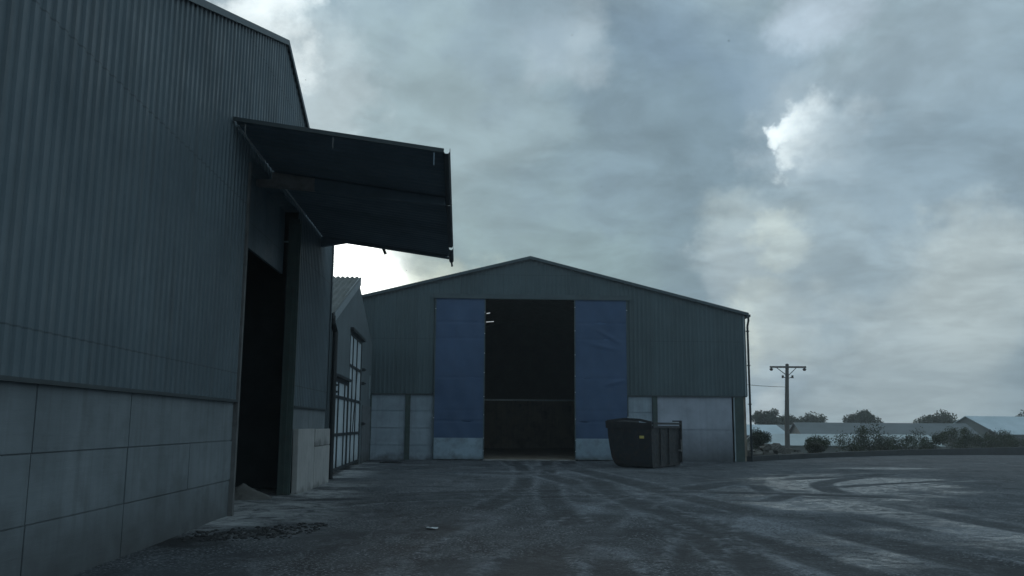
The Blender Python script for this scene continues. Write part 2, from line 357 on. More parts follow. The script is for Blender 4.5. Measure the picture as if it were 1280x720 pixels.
# side and back walls (sheet above, concrete below)
m = MB()
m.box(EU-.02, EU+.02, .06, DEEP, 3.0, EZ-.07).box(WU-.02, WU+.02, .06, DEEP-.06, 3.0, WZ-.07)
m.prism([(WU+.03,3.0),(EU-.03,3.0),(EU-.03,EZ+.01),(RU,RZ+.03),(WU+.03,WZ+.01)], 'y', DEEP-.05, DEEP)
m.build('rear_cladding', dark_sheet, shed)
for a, b in ((EU-.15, EU-.01), (WU+.01, WU+.15)): MB().box(a, b, .16, DEEP-.06, -.2, 2.99).build('side_wall', brown_concrete, shed)
m = MB(); m.box(WU+.16, EU-.16, 19.8, 20.0, -.2, 3.22); m.build('push_wall', brown_concrete, shed)
m = MB(); m.box(WU+.16, EU-.16, 19.72, 20.05, 3.225, 3.32); m.build('push_wall_rail', bolt_mat, shed)
MB().box(WU+.16, EU-.16, .36, 19.79, -.2, .03).build('floor', brown_concrete, shed)
for s in (0, 1):
    m = MB(); e, ez, q = ((WU-.18, WZ-.045, 0), (EU+.18, EZ-.045, 1))[s]
    m.prism([(e, ez-.02), (RU, RZ-.005), (RU, RZ+.075), (e, ez+.06)], 'y', -.14, DEEP+.1)
    m.build('roof', dark_sheet, shed)
    m = MB(); m.prism([(e, ez-.07), (RU, RZ-.055), (RU, RZ+.085), (e, ez+.07)], 'y', -.17, -.142)
    m.build('barge_flashing', flash_green, shed)
for yy in (.35, 6.0):        # portal frames inside
    m = MB()
    for e, ez in ((WU+.25, WZ), (EU-.25, EZ)):
        m.box(e-.12, e+.12, yy-.09, yy+.09, 0, ez-.35)
        m.bar((e, yy, ez-.32), (RU, yy, RZ-.36), .36, .16)
    m.build('portal_frame', black_plastic, shed)
# concrete panels in the bays, steel columns between
def panels(u0, u1, n, name, mt, ztop=2.985):
    m = MB(); h = (ztop + .1) / n
    for i in range(n): m.box(u0, u1, .02 + .012*(i % 2), .14, -.1 + i*h, -.1 + (i+1)*h - .035)
    m.box(u0, u1, .06, .13, -.2, ztop-.02)
    return m.build(name, mt, shed, bevel=0)
panels(WU+.2, 1.55, 4, 'concrete_panel', concrete); panels(1.78, 4.98, 4, 'concrete_panel', concrete)
panels(9.5, 12.93, 4, 'concrete_panel', concrete); panels(13.17, 16.66, 2, 'concrete_panel', concrete_stained)
for u in (1.665, 13.05, 16.98):
    w = .11 if u < 16 else .20
    m = MB(); m.box(u-w, u+w, -.06, -.045, -.1, 2.94).box(u-w, u+w, .145, .16, -.1, 2.94).box(u-.008, u+.008, -.045, .145, -.1, 2.94)
    if u > 16: m.box(u-w, u+w, -.044, .10, -.1, 2.93)
    m.build('column', column_paint, shed)
m = MB(); m.box(DL-.1, DL+.02, .03, .2, -.1, DZ).box(DR-.02, DR+.1, .03, .2, -.1, DZ).box(DL+.021, DR-.021, .03, .15, DZ-.02, DZ+.12)
m.build('door_frame', column_paint, shed)
for a, b in ((WU, DL-.02), (DR+.02, EU)): MB().box(a, b, -.075, .03, 2.945, 2.998).build('drip_flashing', flash_dark, shed)
m = MB(); m.box(EU-.075, EU-.02, -.046, -.037, 3.0, EZ-.12).box(EU+.022, EU+.031, -.046, .25, 3.0, EZ-.12)
m.build('corner_flashing', flash_pale, shed)
m = MB(); m.box(16.72, 16.775, -.055, .0, .0, 2.93); m.build('galvanised_edge_strip', flash_pale, shed)
m = MB(); m.box(2.72, 11.95, -.23, -.04, DZ+.06, DZ+.19).box(2.72, 11.95, -.23, -.215, DZ-.03, DZ+.06); m.build('door_track', flash_green, shed)
m = MB(); m.box(DL+.03, DR-.03, -.22, .35, -.2, .035); m.build('threshold', concrete_old, shed)
# gutter and downpipe at the right-hand corner
m = MB(); m.box(EU+.10, EU+.26, -.16, DEEP, EZ-.17, EZ-.055); m.build('gutter', flash_dark, shed)
m = MB(); m.tube([(EU+.16,-.13,EZ-.16),(EU+.16,-.13,EZ-.35),(EU+.115,-.09,EZ-.6),(EU+.115,-.09,.0)], .05, 10)
for z in (.8, 2.6, 4.4, 6.0): m.box(EU+.04, EU+.18, -.15, -.03, z, z+.04)
m.build('downpipe', black_plastic, shed, smooth=False)
# sliding doors
def wrinkled(u0, u1, z0, z1, y, fold):
    m = MB(); nx_, nz_ = 46, 110; o = 0
    for j in range(nz_+1):
        for i in range(nx_+1):
            u = u0+(u1-u0)*i/nx_; z = z0+(z1-z0)*j/nz_
            d = .012*math.sin(u*2.3+z*.9+u0)*math.sin(z*1.3+u0) + .006*math.sin(u*7+z*3)
            for zs in (1.75, 2.25, 3.75, 5.55, 6.3): d -= .014*math.exp(-((z-zs)/.028)**2)
            if fold:
                for (a, b, c, e) in ((10.2,6.1,11.6,5.3),(9.8,5.4,11.4,5.05),(10.6,3.4,11.7,3.7)):
                    t = max(0, min(1, ((u-a)*(c-a)+(z-b)*(e-b))/((c-a)**2+(e-b)**2))); r = math.hypot(u-a-t*(c-a), z-b-t*(e-b))
                    d += .035*math.exp(-(r/.09)**2)*math.sin(math.pi*t)
            m.v.append((u, y-d, z))
    for j in range(nz_):
        for i in range(nx_):
            a = j*(nx_+1)+i; m.f.append([a, a+1, a+nx_+2, a+nx_+1]); m.fm.append(0)
    return m
for u0, u1, fold in ((2.86, 5.14, 0), (9.33, 11.76, 1)):
    m = wrinkled(u0, u1, 1.0, DZ-.02, -.165, fold); m.box(u0+.02, u1-.02, -.145, -.11, .1, DZ-.05)
    door = m.build('sliding_door', blue_sheet, shed, smooth=True)
    if fold: door['label'] = 'blue sliding door with creased sheet behind the skip'
    m = MB(); m.box(u0, u1, -.172, -.146, .05, 1.0); m.build('kick_plate', galv, door)
    m = MB()
    for e in (u0, u1): m.box(e-.025, e+.025, -.19, -.11, .05, DZ-.02)
    m.build('edge_strip', flash_green, door)
    inner = u1 if u0 < 5 else u0
    for z in (1.05, 2.0, 3.0, 3.95, 4.9, 5.9, 6.9, .45):
        for e in ((u0, u1) if z in (2.0, 6.9) else (inner,)):
            m = MB(); zz = z + random.uniform(-.15,.15); m.tube([(e,-.19,zz),(e,-.205,zz)], .022, 8); m.build('bolt', bolt_mat, door)
streak_m = emit('bright_streak_glow', (.85,.95,1), .5)  # two thin bars with weak emission, inside the doorway's upper left
for (u, y, z, l) in ((5.32, 8, 7.78, .18), (5.30, 8, 7.3, .42)):
    m = MB(); m.bar((u, y, z-.05), (u+l, y+.3, z+.02), .035, .035); m.build('bright_streak', streak_m, shed)

# ================================================================== gabled building with the canopy, on the left
A_L = R(92.199)
barn = thing('gabled_building', (-4.82, 15.46, 0), A_L, 'tall weathered grey corrugated building on the left with dark doorway and overhanging canopy', 'building')
G = [(-21,6.4),(-11.5,9.6),(-4.6,7.25),(2.46,9.67),(9.44,6.77)]
def g_top(u):
    for (a, za), (b, zb) in zip(G[:-1], G[1:]):
        if u <= b + 1e-6: return za + (zb-za)*(u-a)/(b-a)
    return G[-1][1]
OL, OR = .14, 4.60
m = MB(); bk = [g[0] for g in G]
clad(m, -21, OL, K(2.0), g_top, extra=bk); clad(m, OL, OR, K(6.45), g_top, extra=bk); clad(m, OR, 9.44, K(2.0), g_top, extra=bk)
m.build('cladding', grey_sheet, barn)
for a, b in ((-21, OL-.002), (OR+.25, 9.40)):
    m = MB(); m.box(a, b, .045, .2, -.3, 1.96); k = b
    while k > a + .05:
        j = max(a, k - 2.35)
        for z0_, z1_ in ((-.3, .62), (.635, 1.29), (1.305, 1.955)):
            o_ = random.uniform(0, .012); m.box(j+.012, k-.012, .018+o_, .05, z0_, z1_)
        k = j
    m.build('concrete_wall', concrete_yard, barn)
for a, b in ((-21, OL-.02), (OR+.27, 9.44)): MB().box(a, b, -.05, .03, 1.955, 2.0).build('drip_flashing', flash_dark, barn)
m = MB(); m.box(OL-.10, OL, -.052, .25, -.1, 6.3); m.build('door_jamb', steel_grey, barn)
m = MB(); m.box(OR-.03, OR+.24, -.04, .20, -.1, 6.3).box(OR+.0, OR+.06, -.075, -.041, -.1, 6.2).box(OR-.05, OR-.031, .05, .09, -.1, 5.0); m.build('door_column', column_paint, barn)
m = MB(); m.box(OL+.01, OR-.033, .30, .36, 5.0, 6.6).box(OL+.01, OR-.033, -.0, .30, 6.46, 6.5); m.build('door_header', grey_sheet, barn)
m = MB(); m.box(9.37, 9.43, .04, 15, -.2, 6.775); m.box(-21, 9.3, 14.9, 15, -.2, 6.4)
m.prism([(-21,6.3),(9.4,6.3),(9.4,6.775),(2.46,9.665),(-4.6,7.245),(-11.5,9.595)], 'y', 14.8, 14.88); m.build('rear_cladding', galv, barn)
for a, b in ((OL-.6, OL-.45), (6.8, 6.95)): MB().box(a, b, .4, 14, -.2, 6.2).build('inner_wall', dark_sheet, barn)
m = MB()
for (a, za), (b, zb) in zip(G[:-1], G[1:]):
    m.prism([(a, za+.002), (b, zb+.002), (b, zb+.07), (a, za+.07)], 'y', -.06, 15.1)
m.build('roof', dark_sheet, barn)
m = MB()
for (a, za), (b, zb) in zip(G[:-1], G[1:]):
    m.prism([(a, za-.03), (b, zb-.03), (b, zb+.085), (a, za+.085)], 'y', -.085, -.062)
m.build('barge_flashing', flash_green, barn)
m = MB(); m.box(9.30, 9.46, -.052, -.04, 2.0, 6.7).box(9.448, 9.46, -.04, .1, 2.0, 6.7); m.build('corner_flashing', flash_green, barn)
# canopy: thin sheet deck over tapered cantilever beams
can_near_in, can_near_out = (-1.14, 0, 6.68), (-1.10, -3.60, 6.20)
can_far_in, can_far_out = (7.70, 0, 6.53), (7.50, -3.44, 6.0)
def cz(s, t):   # s along the wall, t outwards
    a = [Vector(p) for p in (can_near_in, can_near_out, can_far_in, can_far_out)]
    return (a[0]*(1-t)+a[1]*t)*(1-s) + (a[2]*(1-t)+a[3]*t)*s
m = MB(); nS = 150; 
for i in range(nS+1):
    s = i/nS; d = .03*(1 if (i % 4) in (1, 2) else 0)
    for t in (0.012, .25, .5, .75, 1.0): p = cz(s, t); m.v.append((p.x, p.y, p.z + d))
for i in range(nS):
    for k in range(4): a = i*5+k; m.f.append([a, a+1, a+6, a+5]); m.fm.append(0)
canopy = m.build('canopy', canopy_sheet, barn)
def beam(sv, t0, t1, d0, d1, mt_):
    p, q = cz(sv, t0), cz(sv, t1); e = Vector((.07, 0, 0)); U = Vector((0,0,1)); m = MB()
    m.hexa([p-e-U*(d0+.01), q-e-U*(d1+.01), q+e-U*(d1+.01), p+e-U*(d0+.01), p-e-U*.012, q-e-U*.012, q+e-U*.012, p+e-U*.012])
    m.build('cantilever_beam', mt_, canopy)
beam(.335, -.08, .25, .32, .25, beam_lit); beam(.335, .2505, .99, .25, .15, canopy_sheet)  # inner end of the middle beam coloured paler, as its lit flange
beam(.985, .005, .2, .27, .06, canopy_sheet); beam(.985, .2005, .985, .06, .05, canopy_sheet)
a, b = cz(-.004, -.0), cz(-.004, 1.0); m = MB(); m.bar(a+Vector((0,-.03,.01)), b+Vector((0,0,.01)), .02, .07, side=Vector((0,0,1))); m.build('edge_trim', flash_dark, canopy)
a, b = cz(1.004, .0), cz(1.004, 1.0); m = MB(); m.bar(a+Vector((0,-.03,-.01)), b+Vector((0,0,-.01)), .02, .07, side=Vector((0,0,1))); m.build('edge_trim', flash_dark, canopy)
# broken gutter on the outer edge, dropped tail at its far end
m = MB()
for s0, s1, dz in ((-.01, .36, 0), (.362, .80, -.03), (.835, 1.0, -.05)):
    a, b = cz(s0, 1.0), cz(s1, 1.0); a = a + Vector((0,-.05,dz)); b = b + Vector((0,-.05,dz-.02))
    pr = [(-.06,.03),(-.06,-.03),(-.03,-.07),(.03,-.07),(.06,-.03),(.06,.03),(.05,.03),(.05,-.025),(.025,-.058),(-.025,-.058),(-.05,-.025),(-.05,.03)]
    m.add([a+Vector((0,q,r)) for q, r in pr] + [b+Vector((0,q,r)) for q, r in pr], [(i,(i+1)%12,12+(i+1)%12,12+i) for i in range(12)] + [(0,1,2,3,4,5,6,7,8,9,10,11),(23,22,21,20,19,18,17,16,15,14,13,12)])
m.build('gutter', flash_dark, canopy)
p = cz(1.0, 1.0); m = MB(); m.bar(p+Vector((.0,-.04,-.02)), p+Vector((.03,-.07,-.24)), .05, .05); m.build('gutter_stub', flash_dark, canopy)
p = cz(1.0, .48); m = MB(); m.bar(p+Vector((.02,.0,-.02)), p+Vector((.05,-.07,-.18)), .05, .07); m.build('bracket', flash_dark, canopy)
for t, l in ((.955, .22), (.48, .2), (.07, .2)):
    p = cz(.004, t); m = MB(); m.bar(p+Vector((-.09,0,-.06)), p+Vector((-.09,0,-.06-l)), .035, .012); m.build('hanger_strap', galv if t > .9 else steel_grey, canopy)
for s0, s1 in ((.02, .24), (.41, .70)):
    a, b = cz(s0, .016), cz(s1, .016); m = MB(); m.bar(a-Vector((0,0,.03)), b-Vector((0,0,.03)), .03, .02, side=Vector((0,0,1)))
    m.build('light_leak_bar', bolt_mat, canopy)  # bright bars stand in for light leaking between canopy and wall

# ================================================================== lower building with the glazed doors
A_B = R(94.054)
low = thing('rendered_outbuilding', (-5.42, 26.92, 0), A_B, 'lower plain grey rendered gable building with corrugated roof and paned sliding doors', 'building')
LG = [(-.95, 4.88), (6.19, 7.08), (13.25, 5.2)]
def l_top(u):
    return LG[0][1]+(LG[1][1]-LG[0][1])*(u-LG[0][0])/(LG[1][0]-LG[0][0]) if u < LG[1][0] else LG[1][1]+(LG[2][1]-LG[1][1])*(u-LG[1][0])/(LG[2][0]-LG[1][0])
T0, T1, TZ, S0, SZ = 4.22, 8.5, 4.88, -.5, 3.04     # tall door, low door
m = MB()
poly_ = [(-.85,-.3),(S0,-.3),(S0,SZ),(T0,SZ),(T0,TZ),(T1,TZ),(T1,-.3),(13.2,-.3),(13.2,l_top(13.2)-.05),(6.19,7.03),(-.85,l_top(-.85)-.05)]
m.prism(poly_, 'y', 0, .25); m.box(-.85, -.65, .26, 14, -.3, 4.8)
m.build('wall', render_wall, low)
m = MB(); m.box(9.3, 13.1, -.03, -.002, -.2, 2.35); m.build('block_plinth', mat('grey_blockwork', (.17,.185,.20), (.13,.145,.155), 1.5, .9, bump=.4, bscale=12, dirt=.4, splash=.5), low)
m = MB(); N_ = 14*50
def corr(a, b, za, zb, y0=-.12):
    o = len(m.v); n = int(14.2/.177*8)
    for i in range(n+1):
        y = y0 + 14.2*i/n; d = .028*math.cos(2*math.pi*(y+.12)/.177)
        m.v.extend([(a, y, za+d), (b, y, zb+d)])
    for i in range(n): m.f.append([o+2*i, o+2*i+2, o+2*i+3, o+2*i+1]); m.fm.append(0)
corr(-1.25, 6.22, LG[0][1]+.03-.09, LG[1][1]+.05); m.build('roof', fibre, low)
m = MB(); corr(6.16, 13.2, LG[1][1]+.04, LG[2][1]+.02, .01); m.build('roof', fibre, low)
m = MB(); m.prism([(-1.0, LG[0][1]-.30),(6.19, LG[1][1]-.28),(6.19, LG[1][1]+.03),(-1.0, LG[0][1]-.02)], 'y', -.11, -.03)
m.build('bargeboard', barge_mat, low)
m = MB(); m.tube([(-1.12,-.06,4.75),(-1.12,-.06,4.55),(-.72,-.10,4.3),(-.72,-.10,-.05)], .085, 10); m.build('downpipe', black_plastic, low)
m = MB(); m.box(-1.36, -1.16, -.1, 14, 4.66, 4.80); m.build('gutter', black_plastic, low)
# low door
def paned_door(name, u0, u1, z0, z1, us, zs, label):
    m = MB(); m.box(u0, u1, .03, .05, z0, z1); d = m.build(name, poly, low); d['label'] = label
    m = MB()
    for u in us: m.box(u-.045, u+.045, -.008, .028, z0, z1)
    e = .002
    for z in zs:
        uu_ = sorted(us)
        for a, b in zip(uu_[:-1], uu_[1:]): m.box(a+.045+e, b-.045-e, -.006, .024, z-.05, z+.05)
    m.build('frame', steel_dark, d); return d
paned_door('sliding_door', S0, T0-.06, .12, SZ-.02, [S0+.05, 1.45, 3.15, T0-.12], [.17, 1.25, 2.44, SZ-.08], 'low sliding door of pale panes in a dark frame')
td = paned_door('sliding_door', T0, T1, .12, TZ-.02, [T0+.05, 5.35, 6.75, T1-.05], [.17, 1.25, 2.44, 3.66, TZ-.08], 'tall sliding door of pale panes in a dark frame')
m = MB(); m.bar((5.2,-.07,1.3), (6.3,-.07,3.6), .05, .03); m.build('loose_bar', steel_dark, td)
m = MB(); m.box(T0-.1, T1+.25, -.12, .0-.002, TZ, TZ+.10); m.build('door_track', steel_dark, low)
m = MB(); m.box(S0-.1, T0-.102, -.11, -.002, SZ, SZ+.08); m.build('door_track', steel_dark, low)
for u, z in ((8.75, 3.75), (8.75, 3.2), (-.25, 2.75), (-.25, 2.55), (9.2, 1.6)):
    m = MB(); m.box(u-.07, u+.07, -.12, -.002, z-.06, z+.06).tube([(u,-.12,z),(u,-.17,z)], .03, 8); m.build('door_fitting', steel_dark, low)
m = MB(); m.box(12.2, 12.32, -.04, -.002, 2.7, 3.7); m.build('cover_strip', flash_pale, low)
m = MB(); m.box(13.0, 13.12, -.06, -.002, -.1, 2.9); m.build('corner_post', column_paint, low)

# ================================================================== loose things in the yard
def local(o, p): return Matrix.Translation(o.location) @ Matrix.Rotation(o.rotation_euler.z, 4, 'Z') @ Vector(p)
# three old concrete panels stood against the left building
for (u0, u1, z0, z1, ty, lab) in (
    (4.86, 6.86, -.04, 1.47, .03, 'tall streaked concrete panel standing beside the dark doorway post'),
    (6.90, 9.16, -.04, 1.02, .0, 'wide plain concrete panel on the ground carrying a shorter panel'),
    (6.92, 9.12, 1.03, 1.46, .0, 'short pale concrete panel lying on top of the wide one')):
    m = MB(); n = 14
    for i in range(n):
        a, b = u0+(u1-u0)*i/n, u0+(u1-u0)*(i+1)/n
    m.box(0, u1-u0, -.13, 0, 0, z1-z0)
    o = m.build('concrete_panel', concrete_old, bevel=.012); p = local(barn, (u0, -.055, z0)); o.location = p
    o.rotation_euler = (R(-.6) if ty else R(-.2), 0, A_L)
    tag(o, lab, 'concrete panel', 'concrete panels stacked against the left building')
# meal heaps in the doorway
def heap(name, cx, cy, rx, ry, h, mt_, seed, n=40):
    rnd = random.Random(seed); m = MB()
    g = np.linspace(-1.25, 1.25, n); gxx, gyy = np.meshgrid(g, g); r = np.hypot(gxx, gyy)
    nz_ = fbm(gxx+10, gyy+10, .7, seed, 4); hh = h*np.clip(1-r*(.75+.5*nz_), 0, 1)**1.15 * (.6+.8*nz_) + (fbm(gxx+9, gyy+3, .12, seed+3, 2)-.5)*h*.08*(r < 1) - .04
    for j in range(n):
        for i in range(n): m.v.append((gxx[j,i]*rx, gyy[j,i]*ry, float(hh[j,i])))
    for j in range(n-1):
        for i in range(n-1):
            a = j*n+i; m.f.append([a, a+1, a+n+1, a+n]); m.fm.append(0)
    o = m.build(name, mt_, smooth=True); o.location = (cx, cy, 0.0); return o
p = local(barn, (1.6, 3.2, 0)); tag(heap('meal_heap', p.x, p.y, 2.0, 2.2, .75, feed, 3), 'broad grey heap of meal deep inside the dark doorway', 'heap', 'heaps of meal inside the left doorway')
p = local(barn, (3.9, .75, 0)); tag(heap('meal_heap', p.x, p.y, .75, .62, .36, feed, 8), 'small pale heap of meal by the doorway post', 'heap', 'heaps of meal inside the left doorway')
# mud clods trodden out in front of the doorway
m = MB(); rnd = random.Random(4)
for k in range(600):
    t = rnd.random(); cx = -4.6 + 1.7*rnd.random(); cy = 12.4 + 2.2*rnd.random()
    if (cx+3.6)*.8 - (cy-13.4) > .9 + rnd.gauss(0, .25) or (cx+3.6)*.8 - (cy-13.4) < -.7 + rnd.gauss(0, .2): continue
    s = rnd.choice((.008,.012,.02,.032)) * rnd.uniform(.7, 1.4); z = gz(cx, cy); o = len(m.v)
    ring = []
    for lat, rr_ in ((-.4, .8), (.15, 1.0), (.6, .6)):
        for q in range(6):
            a = q*math.pi/3 + rnd.random()*.5; q_ = rr_*rnd.uniform(.7, 1.3)
            m.v.append((cx+s*q_*1.1*math.cos(a), cy+s*q_*1.1*math.sin(a), z+s*lat*rnd.uniform(.7,1.2)))
    for l in range(2):
        for q in range(6): m.f.append([o+l*6+q, o+l*6+(q+1)%6, o+l*6+6+(q+1)%6, o+l*6+6+q]); m.fm.append(0)
    m.f.append([o+12+q for q in range(6)]); m.fm.append(0)
o = m.build('mud_clods', mud); o['kind'] = 'stuff'; o['label'] = 'dark crumbled mud trodden out in front of the left doorway'
# scrap and drain cover
m = MB(); n = 7
for j in range(n):
    for i in range(n): m.v.append((.03*(i-3), .02*(j-3), .015+.02*rnd.random()))
for j in range(n-1):
    for i in range(n-1): a = j*n+i; m.f.append([a,a+1,a+n+1,a+n]); m.fm.append(0)
o = m.build('paper_scrap', paper); o.location = (-1.21, 14.04, gz(-1.21, 14.04)); tag(o, 'crumpled white scrap lying alone on the dark yard', 'litter')
m = MB(); m.tube([(0,0,-.05),(0,0,.035)], .46, 28)
for k in range(5): m.box(-.3, .3, -.25+.11*k, -.22+.11*k, .036, .045)
o = m.build('drain_cover', iron); o.location = (-5.0, 37.3, gz(-5.0, 37.3)+.01); tag(o, 'round dark drain cover near the shed left corner', 'drain cover')

# ------------------------------------------------------------------ the skip
SK = Vector((5.36, 33.9, 0)); fdir = Vector((-.88, .48, 0)).normalized()   # front face runs from near corner towards the left
skip = thing('tipping_skip', SK, math.atan2(-fdir.y, -fdir.x), 'large black steel skip with rounded lower edge standing before the shed', 'skip')
# local x: along front face (0 at near corner, negative to the left); local y: along its length, away from camera
Wf, Ls, Hh = 1.80, 3.45, 1.82
def sect(x, y): return x, y
m = MB(); NP = []
prof_l = [(-.22,.0),(-.12,.06),(-.05,.22),(-.015,.5),(0,.95),(0.02,Hh-.34)]           # inset, height of rounded side
zt = lambda x, y: 0
loops = []
for ins, z in [(.50,.02),(.34,.05),(.22,.16),(.12,.40),(.05,.8),(.0,1.2),(-.02,Hh-.30)]:
    loops.append([(-.02-.0*ins, .0+ins*.25, z), (-Wf+ins*1.0, .0+ins*.45, z), (-Wf+ins*1.0, Ls-ins*.1, z), (-.02, Ls-ins*.1, z)])
o = len(m.v)
for lp in loops: m.v += lp
for l in range(len(loops)-1):
    for q in range(4): m.f.append([o+l*4+q, o+l*4+(q+1)%4, o+l*4+4+(q+1)%4, o+l*4+4+q]); m.fm.append(0)
m.f.append([o,o+1,o+2,o+3]); m.fm.append(0)
# inner skin
m.box(-Wf+.1, -.12, .1, Ls-.1, .5, .52)
body = m.build('body', skip_paint, skip)
mod = body.modifiers.new('bevel', 'BEVEL'); mod.width = .05; mod.segments = 2; mod.limit_method = 'ANGLE'
m = MB()   # rim: tall plates at the front and left, lower rail on the right
m.hexa([(-Wf-.07,-.05,Hh-.32),(.0,-.05,Hh-.32),(.0,.04,Hh-.32),(-Wf-.07,.04,Hh-.32),(-Wf-.07,-.09,Hh-.04),(.0,-.09,Hh-.12),(.0,.0,Hh-.12),(-Wf-.07,.0,Hh-.04)])
m.hexa([(-Wf-.07,.041,Hh-.32),(-Wf+.02,.041,Hh-.32),(-Wf+.02,Ls,Hh-.32),(-Wf-.07,Ls,Hh-.32),(-Wf-.1,.041,Hh-.04),(-Wf-.01,.041,Hh-.04),(-Wf-.01,Ls,Hh+.02),(-Wf-.1,Ls,Hh+.02)])
pts = [(-Wf, Hh-.05), (-Wf*.6, Hh+.03), (-Wf*.25, Hh-.0), (0, Hh-.10)]
for (a, za), (b, zb) in zip(pts[:-1], pts[1:]): m.bar((a, -.05, za), (b, -.05, zb), .09, .11)
m.box(-.09, .05, .042, Ls, Hh-.31, Hh-.22).box(-.07, .07, .042, Ls, Hh-.17, Hh-.09)
m.build('rim', skip_rim, skip)
for y in (.9, 1.9):
    m = MB(); m.box(.0, .03, y, y+.06, .1, Hh-.31); m.build('rib', skip_paint, skip)
for x in (-Wf*.36, -Wf*.68):
    m = MB(); m.box(x, x+.08, -.035, .035, .75, Hh-.33); m.build('rib', skip_paint, skip)
m = MB(); m.box(.0, .09, Ls-.12, Ls-.02, .12, Hh+.0).box(-.3, -.01, Ls-.1, Ls-.03, Hh-.05, Hh+.0); m.build('tailgate_frame', skip_rim, skip)
m = MB(); m.tube([(.10, Ls-.2, .62), (.10, Ls-.2, 1.05)], .035, 8).tube([(.02,Ls-.35,.6),(.16,Ls-.35,.6)], .05, 10); m.build('latch', steel_grey, skip)
m = MB(); m.box(-.13, .02, Ls-.55, Ls-.25, Hh-.085, Hh-.06); m.build('bright_hinge', bolt_mat, skip)
for y in (.35, Ls-.55):
    m = MB(); m.box(-Wf+.55, -.06, y, y+.14, -.05, .05); m.build('runner', skip_rim, skip)
m = MB(); m.box(-.50, -.32, -.018, .015, 1.12, 1.22); m.build('label_plate', yellow, skip)

# ------------------------------------------------------------------ right-hand boundary and what lies beyond
pts = [(10.95,41.35),(12.9,43.6),(14.9,45.9),(18.5,49.6),(24,55),(34,63),(48,73)]
m = MB()
for (a, b), (c, d) in zip(pts[:-1], pts[1:]):
    dv = Vector((c-a, d-b, 0)).normalized(); n_ = Vector((-dv.y, dv.x, 0))*.14; p, q = Vector((a,b,0))+dv*.02, Vector((c,d,0))
    m.hexa([p-n_+Vector((0,0,-2)), q-n_+Vector((0,0,-2)), q+n_+Vector((0,0,-2)), p+n_+Vector((0,0,-2)), p-n_+Vector((0,0,.24)), q-n_+Vector((0,0,.24)), q+n_+Vector((0,0,.24)), p+n_+Vector((0,0,.24))])
o = m.build('kerb_wall', mat('low_wall_concrete', (.055,.058,.062), (.04,.042,.045), 1.5, .85, dirt=.5, bump=.4)); tag(o, 'low dark kerb wall running right from the shed corner', 'wall')
# pole
PB = Vector((24.72, 80, 0)); pz = gz(24.72, 80)
pole = thing('utility_pole', (24.72, 80, 0), 0, 'timber utility pole with a crossarm behind the kerb wall', 'utility pole')
m = MB(); m.tube([(0,0,pz-1),(.1,0,2.5),(.3,0,7.12)], [.24,.20,.15], 12); m.build('shaft', wood, pole)
m = MB(); m.box(-1.32, 1.95, -.26, -.12, 6.86, 7.02); m.build('crossarm', wood, pole)
for x in (-1.2, 1.8, .3):
    m = MB(); z = 6.86 if x != .3 else 7.12
    if x != .3: m.tube([(x,-.19,z-.0),(x,-.19,z-.04),(x,-.19,z-.07),(x,-.19,z-.17),(x,-.19,z-.26)], [.04,.09,.16,.16,.08], 10)
    else: m.tube([(x,0,z),(x,0,z+.06),(x,0,z+.14)], [.15,.17,.06], 10)
    m.build('insulator', porcelain, pole)
m = MB(); m.bar((-.7,-.19,6.4+.46), (.22,-.19,6.15), .06, .06).bar((1.05,-.19,6.86), (.3,-.19,6.15), .06, .06); m.build('brace', steel_grey, pole)
for s in (-1, 1):
    m = MB(); m.bar((.28,-.1,5.9), (.28+s*.42,-.1,6.06), .06, .06).tube([(.28+s*.42,-.1,5.95),(.28+s*.45,-.1,6.2)], [.12,.09], 8); m.build('side_bracket', porcelain, pole)
m = MB(); a, b = Vector((24.95, 80, 5.15)), local(shed, (EU+.05, 24.5, 6.0)); q = [a.lerp(b, t/14) - Vector((0,0,.35*4*(t/14)*(1-t/14))) for t in range(15)]
m.tube(q, .022, 6); o = m.build('overhead_wire', steel_dark); tag(o, 'thin overhead wire slung from the pole to the shed', 'wire')

def far_barn(name, cx, cy, L_, W_, wall_h, roof_h, rz, mr, mw, label, base):
    t = thing(name, (cx, cy, base), rz, label, 'farm building', 'farm buildings beyond the kerb wall')
    m = MB(); m.box(-L_/2, L_/2, -W_/2, W_/2, -2, wall_h)
    m.prism([(-W_/2, wall_h), (W_/2, wall_h), (0, wall_h+roof_h-.05)], 'x', -L_/2, L_/2); m.build('wall', mw, t)
    for s in (-1, 1):
        m = MB(); n = int(L_/.9); o_ = 0
        m.prism([(s*(W_/2+.3), wall_h-.1), (0, wall_h+roof_h), (0, wall_h+roof_h+.1), (s*(W_/2+.3), wall_h+.0)], 'x', -L_/2-.3, L_/2+.3); m.build('roof', mr, t)
    for k in range(max(1, int((L_-3)/6.5))):
        x = -L_/2 + 2.5 + k*6.5; MB().box(x, x+1.6, -W_/2-.06, -W_/2-.01, .4, wall_h-.5).build('door_panel', steel_grey, t)
    return t
far_barn('farm_building', 31.5, 124, 10.5, 9, 2.6, 1.25, R(4), roof_pale, wall_far, 'far low building with the pale blue roof beside the shed corner', -2.1)
far_barn('farm_building', 39.5, 140, 34, 12, 2.9, 1.6, R(3), roof_grey, wall_far, 'long grey-roofed building behind the pale blue roof', -2.7)
far_barn('farm_building', 50, 121, 22, 10, 2.7, 1.7, R(-6), roof_grey, wall_far, 'grey-roofed building right of the pole base', -2.3)
far_barn('farm_building', 38.0, 103, 20, 7, 1.5, 1.1, R(2), roof_white, wall_far, 'low off-white shed roof in front of the grey-roofed buildings', -1.9)
far_barn('farm_building', 78, 130, 26, 12, 3.2, 2.4, R(12), roof_pale, wall_far, 'pale roofed barn at the far right edge of the yard view', -2.4)

